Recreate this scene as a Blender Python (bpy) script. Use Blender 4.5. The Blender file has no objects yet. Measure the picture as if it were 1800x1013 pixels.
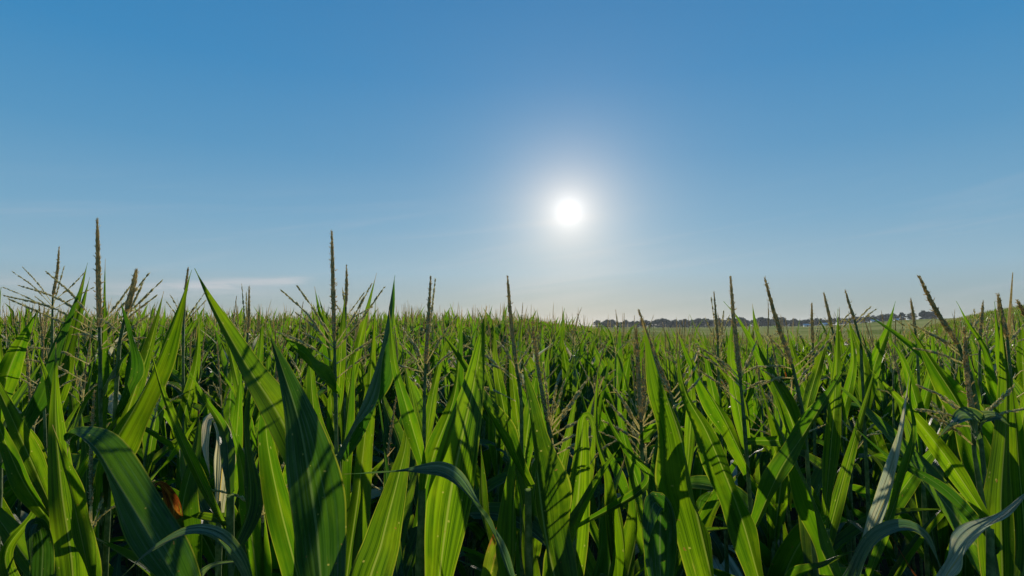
import bpy, math, random
import numpy as np
from mathutils import Vector, Matrix
rng = np.random.default_rng(11)
random.seed(11)
S = bpy.context.scene
COL = S.collection
R = math.radians

# ------------------------------------------------------------------ camera
CAMZ, PITCH, FPX = 2.15, R(3.75), 1000.0
cam = bpy.data.cameras.new('camera'); camo = bpy.data.objects.new('camera', cam); COL.objects.link(camo)
camo.location = (0, 0, CAMZ); camo.rotation_euler = (R(90) + PITCH, 0, 0)
cam.lens = 20; cam.sensor_width = 36; cam.clip_start = 0.05; cam.clip_end = 9000
S.camera = camo
_F = np.array([0, math.cos(PITCH), math.sin(PITCH)]); _U = np.array([0, -math.sin(PITCH), math.cos(PITCH)]); _R = np.array([1., 0, 0])
def ray(px, py):
    return _F + (px - 900) / FPX * _R + (506.5 - py) / FPX * _U
def at(px, py, y):
    """the point of the place at depth y that is seen at a pixel of the 1800 wide photograph"""
    d = ray(px, py); return np.array([0, 0, CAMZ]) + d * (y / d[1])
def to_px(p):
    v = np.asarray(p) - np.array([0, 0, CAMZ]); z = v @ _F
    return 900 + FPX * (v @ _R) / z, 506.5 - FPX * (v @ _U) / z

HAZE_DENSITY = 0.00016
# ------------------------------------------------------------------ sun and sky
sd = ray(1000, 372); sd = sd / np.linalg.norm(sd)
SUN_EL = math.asin(sd[2]); SUN_AZ = math.atan2(sd[0], sd[1])
sun = bpy.data.lights.new('sun', 'SUN'); suno = bpy.data.objects.new('sun', sun); COL.objects.link(suno)
sun.energy = 5.0; sun.angle = R(0.55); sun.color = (1.0, 0.90, 0.74)
suno.rotation_euler = Vector(sd).to_track_quat('Z', 'Y').to_euler()
S.view_settings.view_transform = 'Standard'; S.view_settings.look = 'None'
S.view_settings.exposure = 0.0; S.view_settings.gamma = 1.0
S.cycles.max_bounces = 8; S.cycles.diffuse_bounces = 1; S.cycles.transmission_bounces = 5; S.cycles.glossy_bounces = 2
S.cycles.sample_clamp_indirect = 3.0; S.cycles.sample_clamp_direct = 3.0

W = bpy.data.worlds.new('World'); S.world = W; W.use_nodes = True
class NT:
    def __init__(s, tree): s.t = tree; s.n = tree.nodes; s.l = tree.links
    def node(s, typ, **kw):
        n = s.n.new(typ)
        for k, v in kw.items(): setattr(n, k, v)
        return n
    def put(s, sock, v):
        if hasattr(v, 'is_output') or isinstance(v, bpy.types.NodeSocket): s.l.new(v, sock)
        elif v is not None: sock.default_value = v
    def m(s, op, a, b=None, c=None, clamp=False):
        n = s.node('ShaderNodeMath', operation=op, use_clamp=clamp)
        for i, v in enumerate((a, b, c)):
            if v is not None: s.put(n.inputs[i], v)
        return n.outputs[0]
    def mix(s, f, a, b):
        n = s.node('ShaderNodeMix', data_type='RGBA')
        s.put(n.inputs[0], f); s.put(n.inputs[6], a if not isinstance(a, tuple) else (*a, 1)); s.put(n.inputs[7], b if not isinstance(b, tuple) else (*b, 1))
        return n.outputs[2]
    def ramp(s, f, stops):
        n = s.node('ShaderNodeValToRGB'); e = n.color_ramp.elements
        while len(e) < len(stops): e.new(0.5)
        for el, (p, c) in zip(e, stops):
            el.position = p; el.color = (*c, 1) if not np.isscalar(c) else (c, c, c, 1)
        s.put(n.inputs[0], f); return n.outputs[0]
    def sstep(s, v, a, b):
        n = s.node('ShaderNodeMapRange', interpolation_type='SMOOTHSTEP')
        s.put(n.inputs[0], v); s.put(n.inputs[1], a); s.put(n.inputs[2], b)
        return n.outputs[0]
    def xyz(s, x, y, z):
        n = s.node('ShaderNodeCombineXYZ')
        for i, v in enumerate((x, y, z)): s.put(n.inputs[i], v)
        return n.outputs[0]
    def noise(s, vec, scale, detail=2, rough=0.5, dist=0.0):
        n = s.node('ShaderNodeTexNoise'); s.put(n.inputs['Vector'], vec)
        n.inputs['Scale'].default_value = scale; n.inputs['Detail'].default_value = detail
        n.inputs['Roughness'].default_value = rough; n.inputs['Distortion'].default_value = dist
        return n.outputs[0]
w = NT(W.node_tree); w.n.clear()
out = w.node('ShaderNodeOutputWorld')
sky = w.node('ShaderNodeTexSky', sky_type='NISHITA', sun_disc=False, sun_elevation=SUN_EL, sun_rotation=SUN_AZ,
             altitude=50, air_density=1.0, dust_density=0.6, ozone_density=2.0)
tc = w.node('ShaderNodeTexCoord'); sep = w.node('ShaderNodeSeparateXYZ'); w.l.new(tc.outputs['Generated'], sep.inputs[0])
clear = w.ramp(sep.outputs[2], [(0.0, (.37, .395, .355)), (.035, (.315, .405, .42)), (.09, (.275, .445, .56)), (.17, (.175, .38, .56)),
                                (.28, (.090, .300, .530)), (.40, (.043, .245, .505)), (.52, (.030, .210, .465)), (1.0, (.02, .12, .33))])
dot = w.node('ShaderNodeVectorMath', operation='DOT_PRODUCT'); w.l.new(tc.outputs['Generated'], dot.inputs[0]); dot.inputs[1].default_value = tuple(sd)
ang = w.m('MULTIPLY', w.m('ARCCOSINE', w.m('MINIMUM', dot.outputs['Value'], 0.9999999)), 57.29578)
def glow(amp, width, power):
    return w.m('MULTIPLY', w.m('EXPONENT', w.m('MULTIPLY', w.m('POWER', w.m('DIVIDE', ang, width), power), -1.0)), amp)
def tint(v, col):
    n = w.node('ShaderNodeVectorMath', operation='SCALE'); n.inputs[0].default_value = col; w.l.new(v, n.inputs[3]); return n.outputs[0]
aurec = w.node('ShaderNodeVectorMath', operation='ADD')
w.l.new(tint(glow(0.62, 1.15, 1.2), (.60, .75, .90)), aurec.inputs[0])
w.l.new(tint(w.m('ADD', glow(0.84, 3.9, 1.1), glow(0.05, 28.0, 1.6)), (1.0, .70, .40)), aurec.inputs[1])
# thin wisp of cirrus low on the left
az = w.m('MULTIPLY', w.m('ARCTAN2', sep.outputs[0], sep.outputs[1]), 57.29578)
el = w.m('MULTIPLY', w.m('ARCSINE', sep.outputs[2]), 57.29578)
cn = w.noise(w.xyz(w.m('MULTIPLY', az, .22), w.m('MULTIPLY', el, 2.2), 3.7), 1.0, 5, .6, .5)
def gauss(x, c, wd): q = w.m('DIVIDE', w.m('SUBTRACT', x, c), wd); return w.m('EXPONENT', w.m('MULTIPLY', w.m('MULTIPLY', q, q), -1.0))
def window(x, a, b, c, d): return w.m('MULTIPLY', w.sstep(x, a, b), w.m('SUBTRACT', 1.0, w.sstep(x, c, d)))
eln = w.m('ADD', el, w.m('MULTIPLY', w.m('SUBTRACT', cn, .5), 1.1)); line = w.m('SUBTRACT', eln, w.m('MULTIPLY', w.m('ADD', az, 23.0), .085))
wisp = w.m('MULTIPLY', gauss(line, 4.1, .38), window(w.m('ADD', az, w.m('MULTIPLY', cn, 2)), -37, -25, -21, -17.5))
under = w.m('MULTIPLY', w.m('MULTIPLY', gauss(eln, 3.1, .75), window(w.m('ADD', az, w.m('MULTIPLY', cn, 8)), -48, -36, -22, -13)), .45)
cl = w.m('MULTIPLY', w.m('ADD', wisp, under), w.m('MULTIPLY_ADD', cn, 1.05, .0))
st = w.noise(w.xyz(w.m('MULTIPLY', az, .05), w.m('MULTIPLY', w.m('ADD', el, w.m('MULTIPLY', az, -.12)), .55), 9.1), 1.0, 4, .55, .6)
stm = w.m('MULTIPLY', w.m('MULTIPLY', w.sstep(st, .45, .8), .17), w.m('SUBTRACT', 1.0, w.sstep(el, 7, 15)))
skyc = w.mix(w.m('MAXIMUM', cl, stm), clear, (.60, .60, .63))
add1 = w.node('ShaderNodeVectorMath', operation='ADD'); w.l.new(skyc, add1.inputs[0]); w.l.new(aurec.outputs[0], add1.inputs[1])
bg1 = w.node('ShaderNodeBackground'); w.l.new(add1.outputs[0], bg1.inputs[0]); bg1.inputs[1].default_value = 0.97
bg2 = w.node('ShaderNodeBackground'); w.l.new(sky.outputs[0], bg2.inputs[0]); bg2.inputs[1].default_value = 0.0025
ads = w.node('ShaderNodeAddShader'); w.l.new(bg1.outputs[0], ads.inputs[0]); w.l.new(bg2.outputs[0], ads.inputs[1])
w.l.new(ads.outputs[0], out.inputs[0])

# ------------------------------------------------------------------ materials
def newmat(name):
    m = bpy.data.materials.new(name); m.use_nodes = True; t = NT(m.node_tree); t.n.clear()
    o = t.node('ShaderNodeOutputMaterial'); return m, t, o
def prin(t, col, rough=.5, spec=.5, normal=None):
    p = t.node('ShaderNodeBsdfPrincipled'); t.put(p.inputs['Base Color'], col if not isinstance(col, tuple) else (*col, 1))
    t.put(p.inputs['Roughness'], rough); p.inputs['Specular IOR Level'].default_value = spec
    if normal is not None: t.l.new(normal, p.inputs['Normal'])
    return p.outputs[0]
def bump(t, h, strength, dist):
    b = t.node('ShaderNodeBump'); t.l.new(h, b.inputs['Height']); b.inputs['Strength'].default_value = strength; b.inputs['Distance'].default_value = dist
    return b.outputs[0]

def leaf_mat(name, dark, light, tdark, tlight, tmix=.55, rough=.42, spec=.3, decay=0.0, pleat=.0012, sheen_paint=0.0):
    m, t, o = newmat(name)
    uv = t.node('ShaderNodeUVMap'); s = t.node('ShaderNodeSeparateXYZ'); t.l.new(uv.outputs[0], s.inputs[0])
    u, v = s.outputs[0], s.outputs[1]
    oi = t.node('ShaderNodeObjectInfo'); rnd = oi.outputs['Random']; r50 = t.m('MULTIPLY', rnd, 57.0)
    broad = t.noise(t.xyz(t.m('MULTIPLY', u, 11), t.m('MULTIPLY', v, .8), r50), 1.0, 2)
    veins = t.noise(t.xyz(t.m('MULTIPLY', u, 42), t.m('MULTIPLY', v, 1.3), r50), 1.0, 3, .6)
    fine = t.noise(t.xyz(t.m('MULTIPLY', u, 110), t.m('MULTIPLY', v, 2.0), r50), 1.0, 1)
    blot = t.noise(t.xyz(t.m('MULTIPLY', u, 2.2), t.m('MULTIPLY', v, 5), r50), 1.0, 4, .6)
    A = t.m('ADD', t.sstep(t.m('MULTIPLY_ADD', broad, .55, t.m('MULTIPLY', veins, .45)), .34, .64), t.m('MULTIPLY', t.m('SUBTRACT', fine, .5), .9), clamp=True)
    mid = t.m('SUBTRACT', 1.0, t.sstep(t.m('ABSOLUTE', t.m('SUBTRACT', u, .5)), .013, .036))
    edge = t.sstep(t.m('ABSOLUTE', t.m('SUBTRACT', u, .5)), .465, .488)
    vo = t.node('ShaderNodeTexVoronoi'); t.l.new(t.xyz(t.m('MULTIPLY', u, 9), t.m('MULTIPLY', v, 60), r50), vo.inputs['Vector']); vo.inputs['Scale'].default_value = 1.0
    vr = t.node('ShaderNodeSeparateXYZ'); t.l.new(vo.outputs['Color'], vr.inputs[0])
    spot = t.m('MULTIPLY', t.m('SUBTRACT', 1.0, t.sstep(vo.outputs['Distance'], .05, t.m('MULTIPLY_ADD', vr.outputs[1], .3, .1))), t.m('GREATER_THAN', vr.outputs[0], .93))
    base = t.mix(A, dark, light)
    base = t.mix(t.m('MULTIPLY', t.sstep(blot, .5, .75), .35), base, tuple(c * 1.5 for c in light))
    base = t.mix(t.m('MULTIPLY', mid, .75), base, (.20, .27, .12))
    base = t.mix(t.m('MULTIPLY', spot, .8), base, (.35, .33, .12))
    tr = t.mix(A, tdark, tlight)
    hue = t.mix(t.m('MULTIPLY', t.sstep(t.m('FRACT', t.m('MULTIPLY', rnd, 7.13)), .35, 1.0), .6), tr, tuple(a * b for a, b in zip(tr_tint, tlight)))
    hue = t.mix(t.m('MULTIPLY', t.m('FRACT', t.m('MULTIPLY', rnd, 13.7)), .62), hue, tuple(a * b for a, b in zip((.14, .21, .4), tlight)))
    tr = t.mix(t.m('MULTIPLY', t.sstep(blot, .42, .72), .38), hue, tuple(a * b for a, b in zip((1.5, 1.1, 1.0), tlight)))
    tr = t.mix(t.m('MULTIPLY', mid, .8), tr, (tlight[0] * 1.25 + .04, tlight[1] * .9 + .03, .05))
    tr = t.mix(t.m('MULTIPLY', edge, .7), tr, (.40, .45, .03))
    tr = t.mix(t.m('MULTIPLY', spot, .8), tr, (.55, .50, .10))
    if sheen_paint:  # pale streaks painted into the base colour as a silvery sun sheen
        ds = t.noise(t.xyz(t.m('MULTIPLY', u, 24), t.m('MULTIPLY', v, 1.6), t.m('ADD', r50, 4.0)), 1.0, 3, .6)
        base = t.mix(t.m('MULTIPLY', t.sstep(ds, .46, .66), t.m('MULTIPLY', t.sstep(blot, .35, .6), sheen_paint)), base, (.30, .32, .24))
    nec = t.noise(t.xyz(t.m('MULTIPLY', u, 15), t.m('MULTIPLY', v, 3.2), t.m('ADD', r50, 9.0)), 1.0, 3, .6)
    nm = t.m('MULTIPLY', t.sstep(nec, .70, .755), .8)
    base = t.mix(nm, base, (.22, .17, .07)); tr = t.mix(nm, tr, (.42, .34, .06))
    hol = t.noise(t.xyz(t.m('MULTIPLY', u, 7), t.m('MULTIPLY', v, 34), r50), 1.0, 2, .5); hm_ = t.m('MULTIPLY', t.sstep(hol, .73, .76), .85)
    base = t.mix(hm_, base, (.24, .16, .06)); tr = t.mix(hm_, tr, (.30, .17, .03))
    tipn = t.m('MULTIPLY', t.m('GREATER_THAN', t.m('FRACT', t.m('MULTIPLY', rnd, 31.7)), .55), t.sstep(t.m('ADD', v, t.m('MULTIPLY', t.m('SUBTRACT', blot, .5), .25)), .93, .97))
    base = t.mix(tipn, base, (.30, .22, .10)); tr = t.mix(tipn, tr, (.38, .27, .10))
    if decay:
        dn = t.noise(t.xyz(t.m('MULTIPLY', u, 5), t.m('MULTIPLY', v, 7), r50), 1.0, 5, .65, .8)
        dm = t.sstep(t.m('ADD', dn, t.m('MULTIPLY', t.m('SUBTRACT', v, .5), .9)), .50 + .12 * (1 - decay), .60 + .12 * (1 - decay))
        rust = t.ramp(dn, [(.35, (.05, .012, .004)), (.5, (.22, .055, .008)), (.6, (.42, .16, .015)), (.72, (.30, .20, .10))])
        base = t.mix(dm, base, rust); tr = t.mix(dm, tr, rust)
    h = t.m('ADD', t.m('ADD', veins, t.m('MULTIPLY', fine, .25)), t.m('MULTIPLY', mid, -.6))
    nrm = bump(t, h, 1.0, pleat)
    p = prin(t, base, rough, spec, nrm)
    tl = t.node('ShaderNodeBsdfTranslucent'); t.l.new(tr, tl.inputs[0])
    ms = t.node('ShaderNodeMixShader'); ms.inputs[0].default_value = tmix
    t.l.new(p, ms.inputs[1]); t.l.new(tl.outputs[0], ms.inputs[2]); t.l.new(ms.outputs[0], o.inputs[0])
    return m
tr_tint = (.50, .82, .9)
M = {}
M['leaf'] = leaf_mat('leaf_green', (.006, .032, .006), (.024, .080, .012), (.022, .086, .002), (.230, .430, .005))
M['blue'] = leaf_mat('leaf_blue_green', (.010, .048, .011), (.034, .100, .026), (.03, .11, .004), (.10, .25, .008), tmix=.42, rough=.45, spec=.25, pleat=.0018, sheen_paint=.4)
M['pale'] = leaf_mat('leaf_dry_lightened', (.20, .22, .12), (.80, .74, .54), (.25, .26, .10), (.80, .72, .40), tmix=.45, rough=.6, spec=.25, pleat=.0016)  # dry straw; colour also lightened to stand for sun blocked by plants behind
M['painted_sheen'] = leaf_mat('leaf_painted_sheen', (.014, .055, .022), (.32, .35, .22), (.05, .15, .01), (.24, .36, .07), tmix=.38, rough=.46, spec=.35, pleat=.0018)  # grey stripes in the colour imitate sunlight glancing off arching leaves
M['decay'] = leaf_mat('leaf_decayed', (.03, .08, .012), (.06, .12, .02), (.20, .36, .01), (.42, .52, .02), decay=1.0, pleat=.0022)

def simple_mat(name, c1, c2, scale, rough=.6, spec=.3, tl=0.0, bd=.001):
    m, t, o = newmat(name); tc = t.node('ShaderNodeTexCoord')
    n = t.noise(tc.outputs['Object'], scale, 4, .6); c = t.mix(t.sstep(n, .3, .7), c1, c2)
    p = prin(t, c, rough, spec, bump(t, n, .6, bd))
    if tl:
        k = t.node('ShaderNodeBsdfTranslucent'); t.l.new(c, k.inputs[0]); ms = t.node('ShaderNodeMixShader'); ms.inputs[0].default_value = tl
        t.l.new(p, ms.inputs[1]); t.l.new(k.outputs[0], ms.inputs[2]); t.l.new(ms.outputs[0], o.inputs[0])
    else: t.l.new(p, o.inputs[0])
    return m
M['stalk'] = simple_mat('stalk_green', (.09, .16, .04), (.26, .33, .12), 60, .55, .2, .4)
M['spike'] = simple_mat('tassel_spike', (.50, .38, .14), (.95, .78, .38), 320, .7, .2, .6)
M['branch'] = simple_mat('tassel_branch', (.62, .54, .22), (.95, .87, .52), 260, .6, .3, .65)
M['soil'] = None

def ground_mat():
    m, t, o = newmat('field_ground'); g = t.node('ShaderNodeNewGeometry')
    sp = t.node('ShaderNodeSeparateXYZ'); t.l.new(g.outputs['Position'], sp.inputs[0])
    ln = t.node('ShaderNodeVectorMath', operation='LENGTH'); t.l.new(g.outputs['Position'], ln.inputs[0])
    d = ln.outputs['Value']
    n1 = t.noise(g.outputs['Position'], 6.0, 6, .6); soil = t.mix(n1, (.035, .024, .014), (.10, .072, .045))
    n2 = t.noise(g.outputs['Position'], .9, 6, .65); n3 = t.noise(g.outputs['Position'], .02, 3, .5)
    crop = t.mix(t.sstep(n2, .35, .68), (.13, .17, .02), (.42, .38, .07)); crop = t.mix(t.sstep(n3, .4, .6), crop, (.46, .40, .10))
    c = t.mix(t.sstep(d, 34, 50), soil, crop)
    t.l.new(prin(t, c, 1.0, 0.0, bump(t, n2, .5, .1)), o.inputs[0]); return m
M['ground'] = ground_mat()
def crown_mat():
    m, t, o = newmat('tree_crown'); g = t.node('ShaderNodeNewGeometry'); oi = t.node('ShaderNodeObjectInfo')
    n = t.noise(g.outputs['Position'], 1.2, 3, .6)
    c = t.mix(n, (.035, .07, .04), (.07, .115, .06)); c = t.mix(t.m('MULTIPLY', oi.outputs['Random'], .5), c, (.08, .11, .06))
    p = prin(t, c, .8, .1); k = t.node('ShaderNodeBsdfTranslucent'); t.l.new(c, k.inputs[0])
    ms = t.node('ShaderNodeMixShader'); ms.inputs[0].default_value = .2; t.l.new(p, ms.inputs[1]); t.l.new(k.outputs[0], ms.inputs[2]); t.l.new(ms.outputs[0], o.inputs[0]); return m
M['crown'] = crown_mat()
M['bark'] = simple_mat('tree_bark', (.05, .035, .025), (.12, .09, .07), 3, .9, .1)
M['white'] = simple_mat('white_barn_paint', (.62, .62, .60), (.78, .78, .76), 1.5, .6, .3)
M['roof'] = simple_mat('metal_roof', (.38, .40, .42), (.55, .56, .57), 1.0, .45, .5)
M['door'] = simple_mat('barn_door_paint', (.10, .04, .03), (.16, .07, .05), 1.5, .6, .3)

# ------------------------------------------------------------------ mesh helpers
class MB:
    """collects vertices, quads/tris, uvs and material slots, then links them as ONE mesh object"""
    def __init__(s): s.V = []; s.F = []; s.UV = []; s.MI = []; s.n = 0
    def add(s, V, F, UV=None, mi=0):
        V = np.asarray(V, float); F = np.asarray(F, int)
        s.V.append(V); s.F.append(F + s.n)
        s.UV.append(np.zeros((len(V), 2)) if UV is None else np.asarray(UV, float)); s.MI.append(np.full(len(F), mi)); s.n += len(V); return s
    def mesh(s, name, mats, smooth=True):
        me = bpy.data.meshes.new(name)
        V = np.concatenate(s.V); UV = np.concatenate(s.UV)
        me.vertices.add(len(V)); me.vertices.foreach_set('co', V.ravel())
        loops = np.concatenate([f.ravel() for f in s.F]); sizes = np.concatenate([np.full(len(f), f.shape[1]) for f in s.F])
        starts = np.concatenate([[0], np.cumsum(sizes)[:-1]])
        me.loops.add(len(loops)); me.loops.foreach_set('vertex_index', loops)
        me.polygons.add(len(sizes)); me.polygons.foreach_set('loop_start', starts); me.polygons.foreach_set('loop_total', sizes)
        me.polygons.foreach_set('material_index', np.concatenate(s.MI)); me.polygons.foreach_set('use_smooth', np.full(len(sizes), smooth))
        uvl = me.uv_layers.new(name='UVMap'); uvl.data.foreach_set('uv', UV[loops].ravel())
        for k in mats: me.materials.append(M[k])
        me.update(calc_edges=True); return me
def link(name, me, parent=None):
    o = bpy.data.objects.new(name, me); COL.objects.link(o)
    if parent is not None: o.parent = parent
    return o
def tag(o, label=None, cat=None, group=None, kind=None):
    if label: o['label'] = label
    if cat: o['category'] = cat
    if group: o['group'] = group
    if kind: o['kind'] = kind
    return o
def unit(v): return v / np.maximum(np.linalg.norm(v, axis=-1, keepdims=True), 1e-9)
def curve(P, n):
    P = np.asarray(P, float)
    if len(P) == 2: t = np.linspace(0, 1, n)[:, None]; return P[0] * (1 - t) + P[1] * t
    Q = np.vstack([2 * P[0] - P[1], P, 2 * P[-1] - P[-2]]); out = []
    for i in range(1, len(Q) - 2):
        t = np.linspace(0, 1, 24, endpoint=False)[:, None]; a, b, c, d = Q[i - 1], Q[i], Q[i + 1], Q[i + 2]
        out.append(.5 * ((2 * b) + (c - a) * t + (2 * a - 5 * b + 4 * c - d) * t ** 2 + (3 * b - a - 3 * c + d) * t ** 3))
    C = np.vstack(out + [P[-1:]]); L = np.concatenate([[0], np.cumsum(np.linalg.norm(np.diff(C, axis=0), axis=1))])
    s = np.linspace(0, L[-1], n); return np.stack([np.interp(s, L, C[:, k]) for k in range(3)], 1)
def tube(mb, P, rad, ns=6, mi=0):
    P = np.asarray(P, float); n = len(P); rad = np.broadcast_to(rad, (n,))
    T = unit(np.gradient(P, axis=0)); a = np.array([.31, .87, .22]) if abs(T[0][1]) < .8 else np.array([.9, .1, .3])
    X = unit(np.cross(T, a)); Y = np.cross(T, X); th = np.linspace(0, 2 * np.pi, ns, endpoint=False)
    V = P[:, None] + rad[:, None, None] * (np.cos(th)[None, :, None] * X[:, None] + np.sin(th)[None, :, None] * Y[:, None])
    i = np.arange(n - 1)[:, None]; j = np.arange(ns)[None]; j2 = (j + 1) % ns
    F = np.stack([i * ns + j, i * ns + j2, (i + 1) * ns + j2, (i + 1) * ns + j], -1).reshape(-1, 4)
    mb.add(V.reshape(-1, 3), F, None, mi); return mb
def spikelets(mb, P, count, length, rad, off, spread, g, mi=0):
    """small pointed grains set round a path"""
    P = np.asarray(P); n = len(P); s = np.sort(g.random(count)) * (n - 1.001); i = s.astype(int); f = (s - i)[:, None]
    C = P[i] * (1 - f) + P[i + 1] * f; T = unit(P[i + 1] - P[i])
    a = unit(np.cross(T, np.array([.3, .8, .1]))); b = np.cross(T, a); th = np.arange(count) * 2.39996 + g.normal(0, .4, count)
    rd = np.cos(th)[:, None] * a + np.sin(th)[:, None] * b
    tp = 1 - .62 * (s / n) ** 3
    D = unit(T + rd * (spread * g.uniform(.5, 1.6, count))[:, None]); L = (length * g.uniform(.7, 1.25, count) * tp)[:, None]
    B = C + rd * (off * tp)[:, None] * .6; Mi = B + D * L * .45; E = B + D * L
    x = unit(np.cross(D, rd)); y = np.cross(D, x); r = (rad * g.uniform(.75, 1.25, count) * tp)[:, None]
    V = np.stack([B, Mi + x * r, Mi + y * r, Mi - x * r, Mi - y * r, E], 1).reshape(-1, 3)
    k = (np.arange(count) * 6)[:, None, None]
    F = (np.array([[0, 2, 1], [0, 3, 2], [0, 4, 3], [0, 1, 4], [5, 1, 2], [5, 2, 3], [5, 3, 4], [5, 4, 1]])[None] + k).reshape(-1, 3)
    mb.add(V, F, None, mi)
def blade(mb, P, width, hint, phi=(0, 0), fold=.28, nseg=26, nc=7, ripple=.02, base=.5, g=rng, mi=0, peak=.34, curl=0.0, pleat=0.0):
    """a corn leaf blade: P path base to tip, width in metres, hint the way its face looks before the twist phi"""
    C = curve(P, nseg + 1); s = np.linspace(0, 1, nseg + 1)
    T = unit(np.gradient(C, axis=0)); hint = np.asarray(hint, float); hint = np.broadcast_to(hint, C.shape)
    Wd = unit(np.cross(T, hint)); N = unit(np.cross(Wd, T))
    ph = np.interp(s, np.linspace(0, 1, len(phi)), phi)[:, None]
    W2 = Wd * np.cos(ph) + N * np.sin(ph); N2 = N * np.cos(ph) - Wd * np.sin(ph)
    up = np.clip(s / peak, 0, 1); up = up * up * (3 - 2 * up); dn = np.clip((s - peak) / (1 - peak), 0, 1)
    wd = width * np.where(s < peak, base + (1 - base) * up, (1 - dn ** 1.55) ** 1.28 * .96 + .04 * (1 - dn)); wd = np.maximum(wd, .0012)
    u = np.linspace(-1, 1, nc); p1, p2 = g.uniform(0, 6.28, 2); fr = g.uniform(9, 16)
    fo = 1.35 * fold * (1 + .9 * (1 - np.clip(s / .25, 0, 1)) + .5 * s)
    uu = u[None, :, None]; hw = (wd / 2)[:, None, None]; fo = fo[:, None, None]
    rip = ripple * (wd / max(width, 1e-6))[:, None] * (np.abs(u)[None] ** 2) * np.sin(fr * s[:, None] + np.where(u > 0, p1, p2)[None]) * np.clip(s * 3, 0, 1)[:, None]
    cu = curl * u[None] ** 2 * (wd / 2)[:, None]
    if pleat: cu = cu + pleat * (wd / width)[:, None] * np.sin(u[None] * 21 + p1 + .8 * np.sin(s[:, None] * 4 + p2)) * (1 + .7 * np.sin(u[None] * 9 + s[:, None] * 7 + p2))
    V = C[:, None] + W2[:, None] * uu * hw * np.cos(fo) + N2[:, None] * (np.abs(uu) * hw * np.sin(fo) + (rip + cu)[..., None])
    i = np.arange(nseg)[:, None]; j = np.arange(nc - 1)[None]
    F = np.stack([i * nc + j, i * nc + j + 1, (i + 1) * nc + j + 1, (i + 1) * nc + j], -1).reshape(-1, 4)
    UV = np.stack([np.broadcast_to((u + 1) / 2, (nseg + 1, nc)), np.broadcast_to(s[:, None], (nseg + 1, nc))], -1).reshape(-1, 2)
    mb.add(V.reshape(-1, 3), F, UV, mi)

# ------------------------------------------------------------------ terrain
def ss(a, b, x): t = np.clip((x - a) / (b - a), 0, 1); return t * t * (3 - 2 * t)
def ground_z(x, y):
    x = np.asarray(x, float); y = np.asarray(y, float); r = np.hypot(x, y); az = np.degrees(np.arctan2(x, np.maximum(y, 1e-3)))
    L = 1 - ss(1, 13, az); H = ss(33, 43, az); mid = (1 - L) * (1 - H)
    h = L * (.27 * ss(2.5, 12.5, r) + .05 * ss(12, 40, r)) * (1 - ss(60, 160, r)) + H * 2.1 * ss(18, 80, r) - mid * .55 * ss(3.5, 20, r) * (1 - ss(70, 300, r))
    h = h + ss(200, 450, r) * (ss(16, 24, az) * 1.0 + ss(26, 36, az) * 4.6) * (1 - ss(44, 60, az) * .4)
    return h + .05 * np.sin(x * .31 + 1) * np.sin(y * .27) * ss(3, 12, r)
rad = np.concatenate([[0.01], np.geomspace(.8, 1500, 80)]); th = np.radians(np.linspace(0, 360, 241)[:-1]); gx = rad[:, None] * np.sin(th); gy = rad[:, None] * np.cos(th)
gz = np.where(gy > -2, ground_z(gx, gy), 0 * gx)
i = np.arange(len(rad) - 1)[:, None]; j = np.arange(240)[None]; j2 = (j + 1) % 240
gm = MB().add(np.stack([gx, gy, gz], -1).reshape(-1, 3), np.stack([i * 240 + j, (i + 1) * 240 + j, (i + 1) * 240 + j2, i * 240 + j2], -1).reshape(-1, 4))
tag(link('ground', gm.mesh('ground', ['ground'])), 'field soil and low green crop spreading to the horizon', kind='structure')

# ------------------------------------------------------------------ corn parts
def spike_mesh(P, diam, g, detail=1.0):
    mb = MB(); C = curve(P, 22); L = np.linalg.norm(np.diff(C, axis=0), axis=1).sum(); s = np.linspace(0, 1, 22)
    prof = np.clip(.55 + s * 3, 0, 1) * (1 - .85 * s ** 2.6); core = diam * .36 * prof
    tube(mb, C, core, 6)
    if detail > 0:
        k = int(L * 1700 * detail); spikelets(mb, C, k, .0095, .0015 / math.sqrt(detail), diam * .36, .20, g)
        spikelets(mb, C, k // 9, .010, .0011, diam * .45, 1.1, g)
    return mb
def branch_mesh(mb, P, g, thick=1.0, detail=1.0, mi=0):
    C = curve(P, 12); L = np.linalg.norm(np.diff(C, axis=0), axis=1).sum(); thick = thick * 1.18; tube(mb, C, np.linspace(.0013, .0007, 12) * thick, 4, mi)
    if detail > 0:
        A = C[3:]; spikelets(mb, A, max(8, int(L * 420 * detail)), .0105 * thick, .00135 * thick / math.sqrt(detail), .0012, .17, g, mi)
    return mb
def stalk_mesh(P, r0, r1, n=26, ns=7):
    C = curve(P, n); s = np.linspace(0, 1, n); rad = r0 + (r1 - r0) * s ** 1.3
    rad = rad * (1 + .22 * (np.sin(s * 9 * np.pi) > .93)); return tube(MB(), C, rad, ns)

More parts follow.
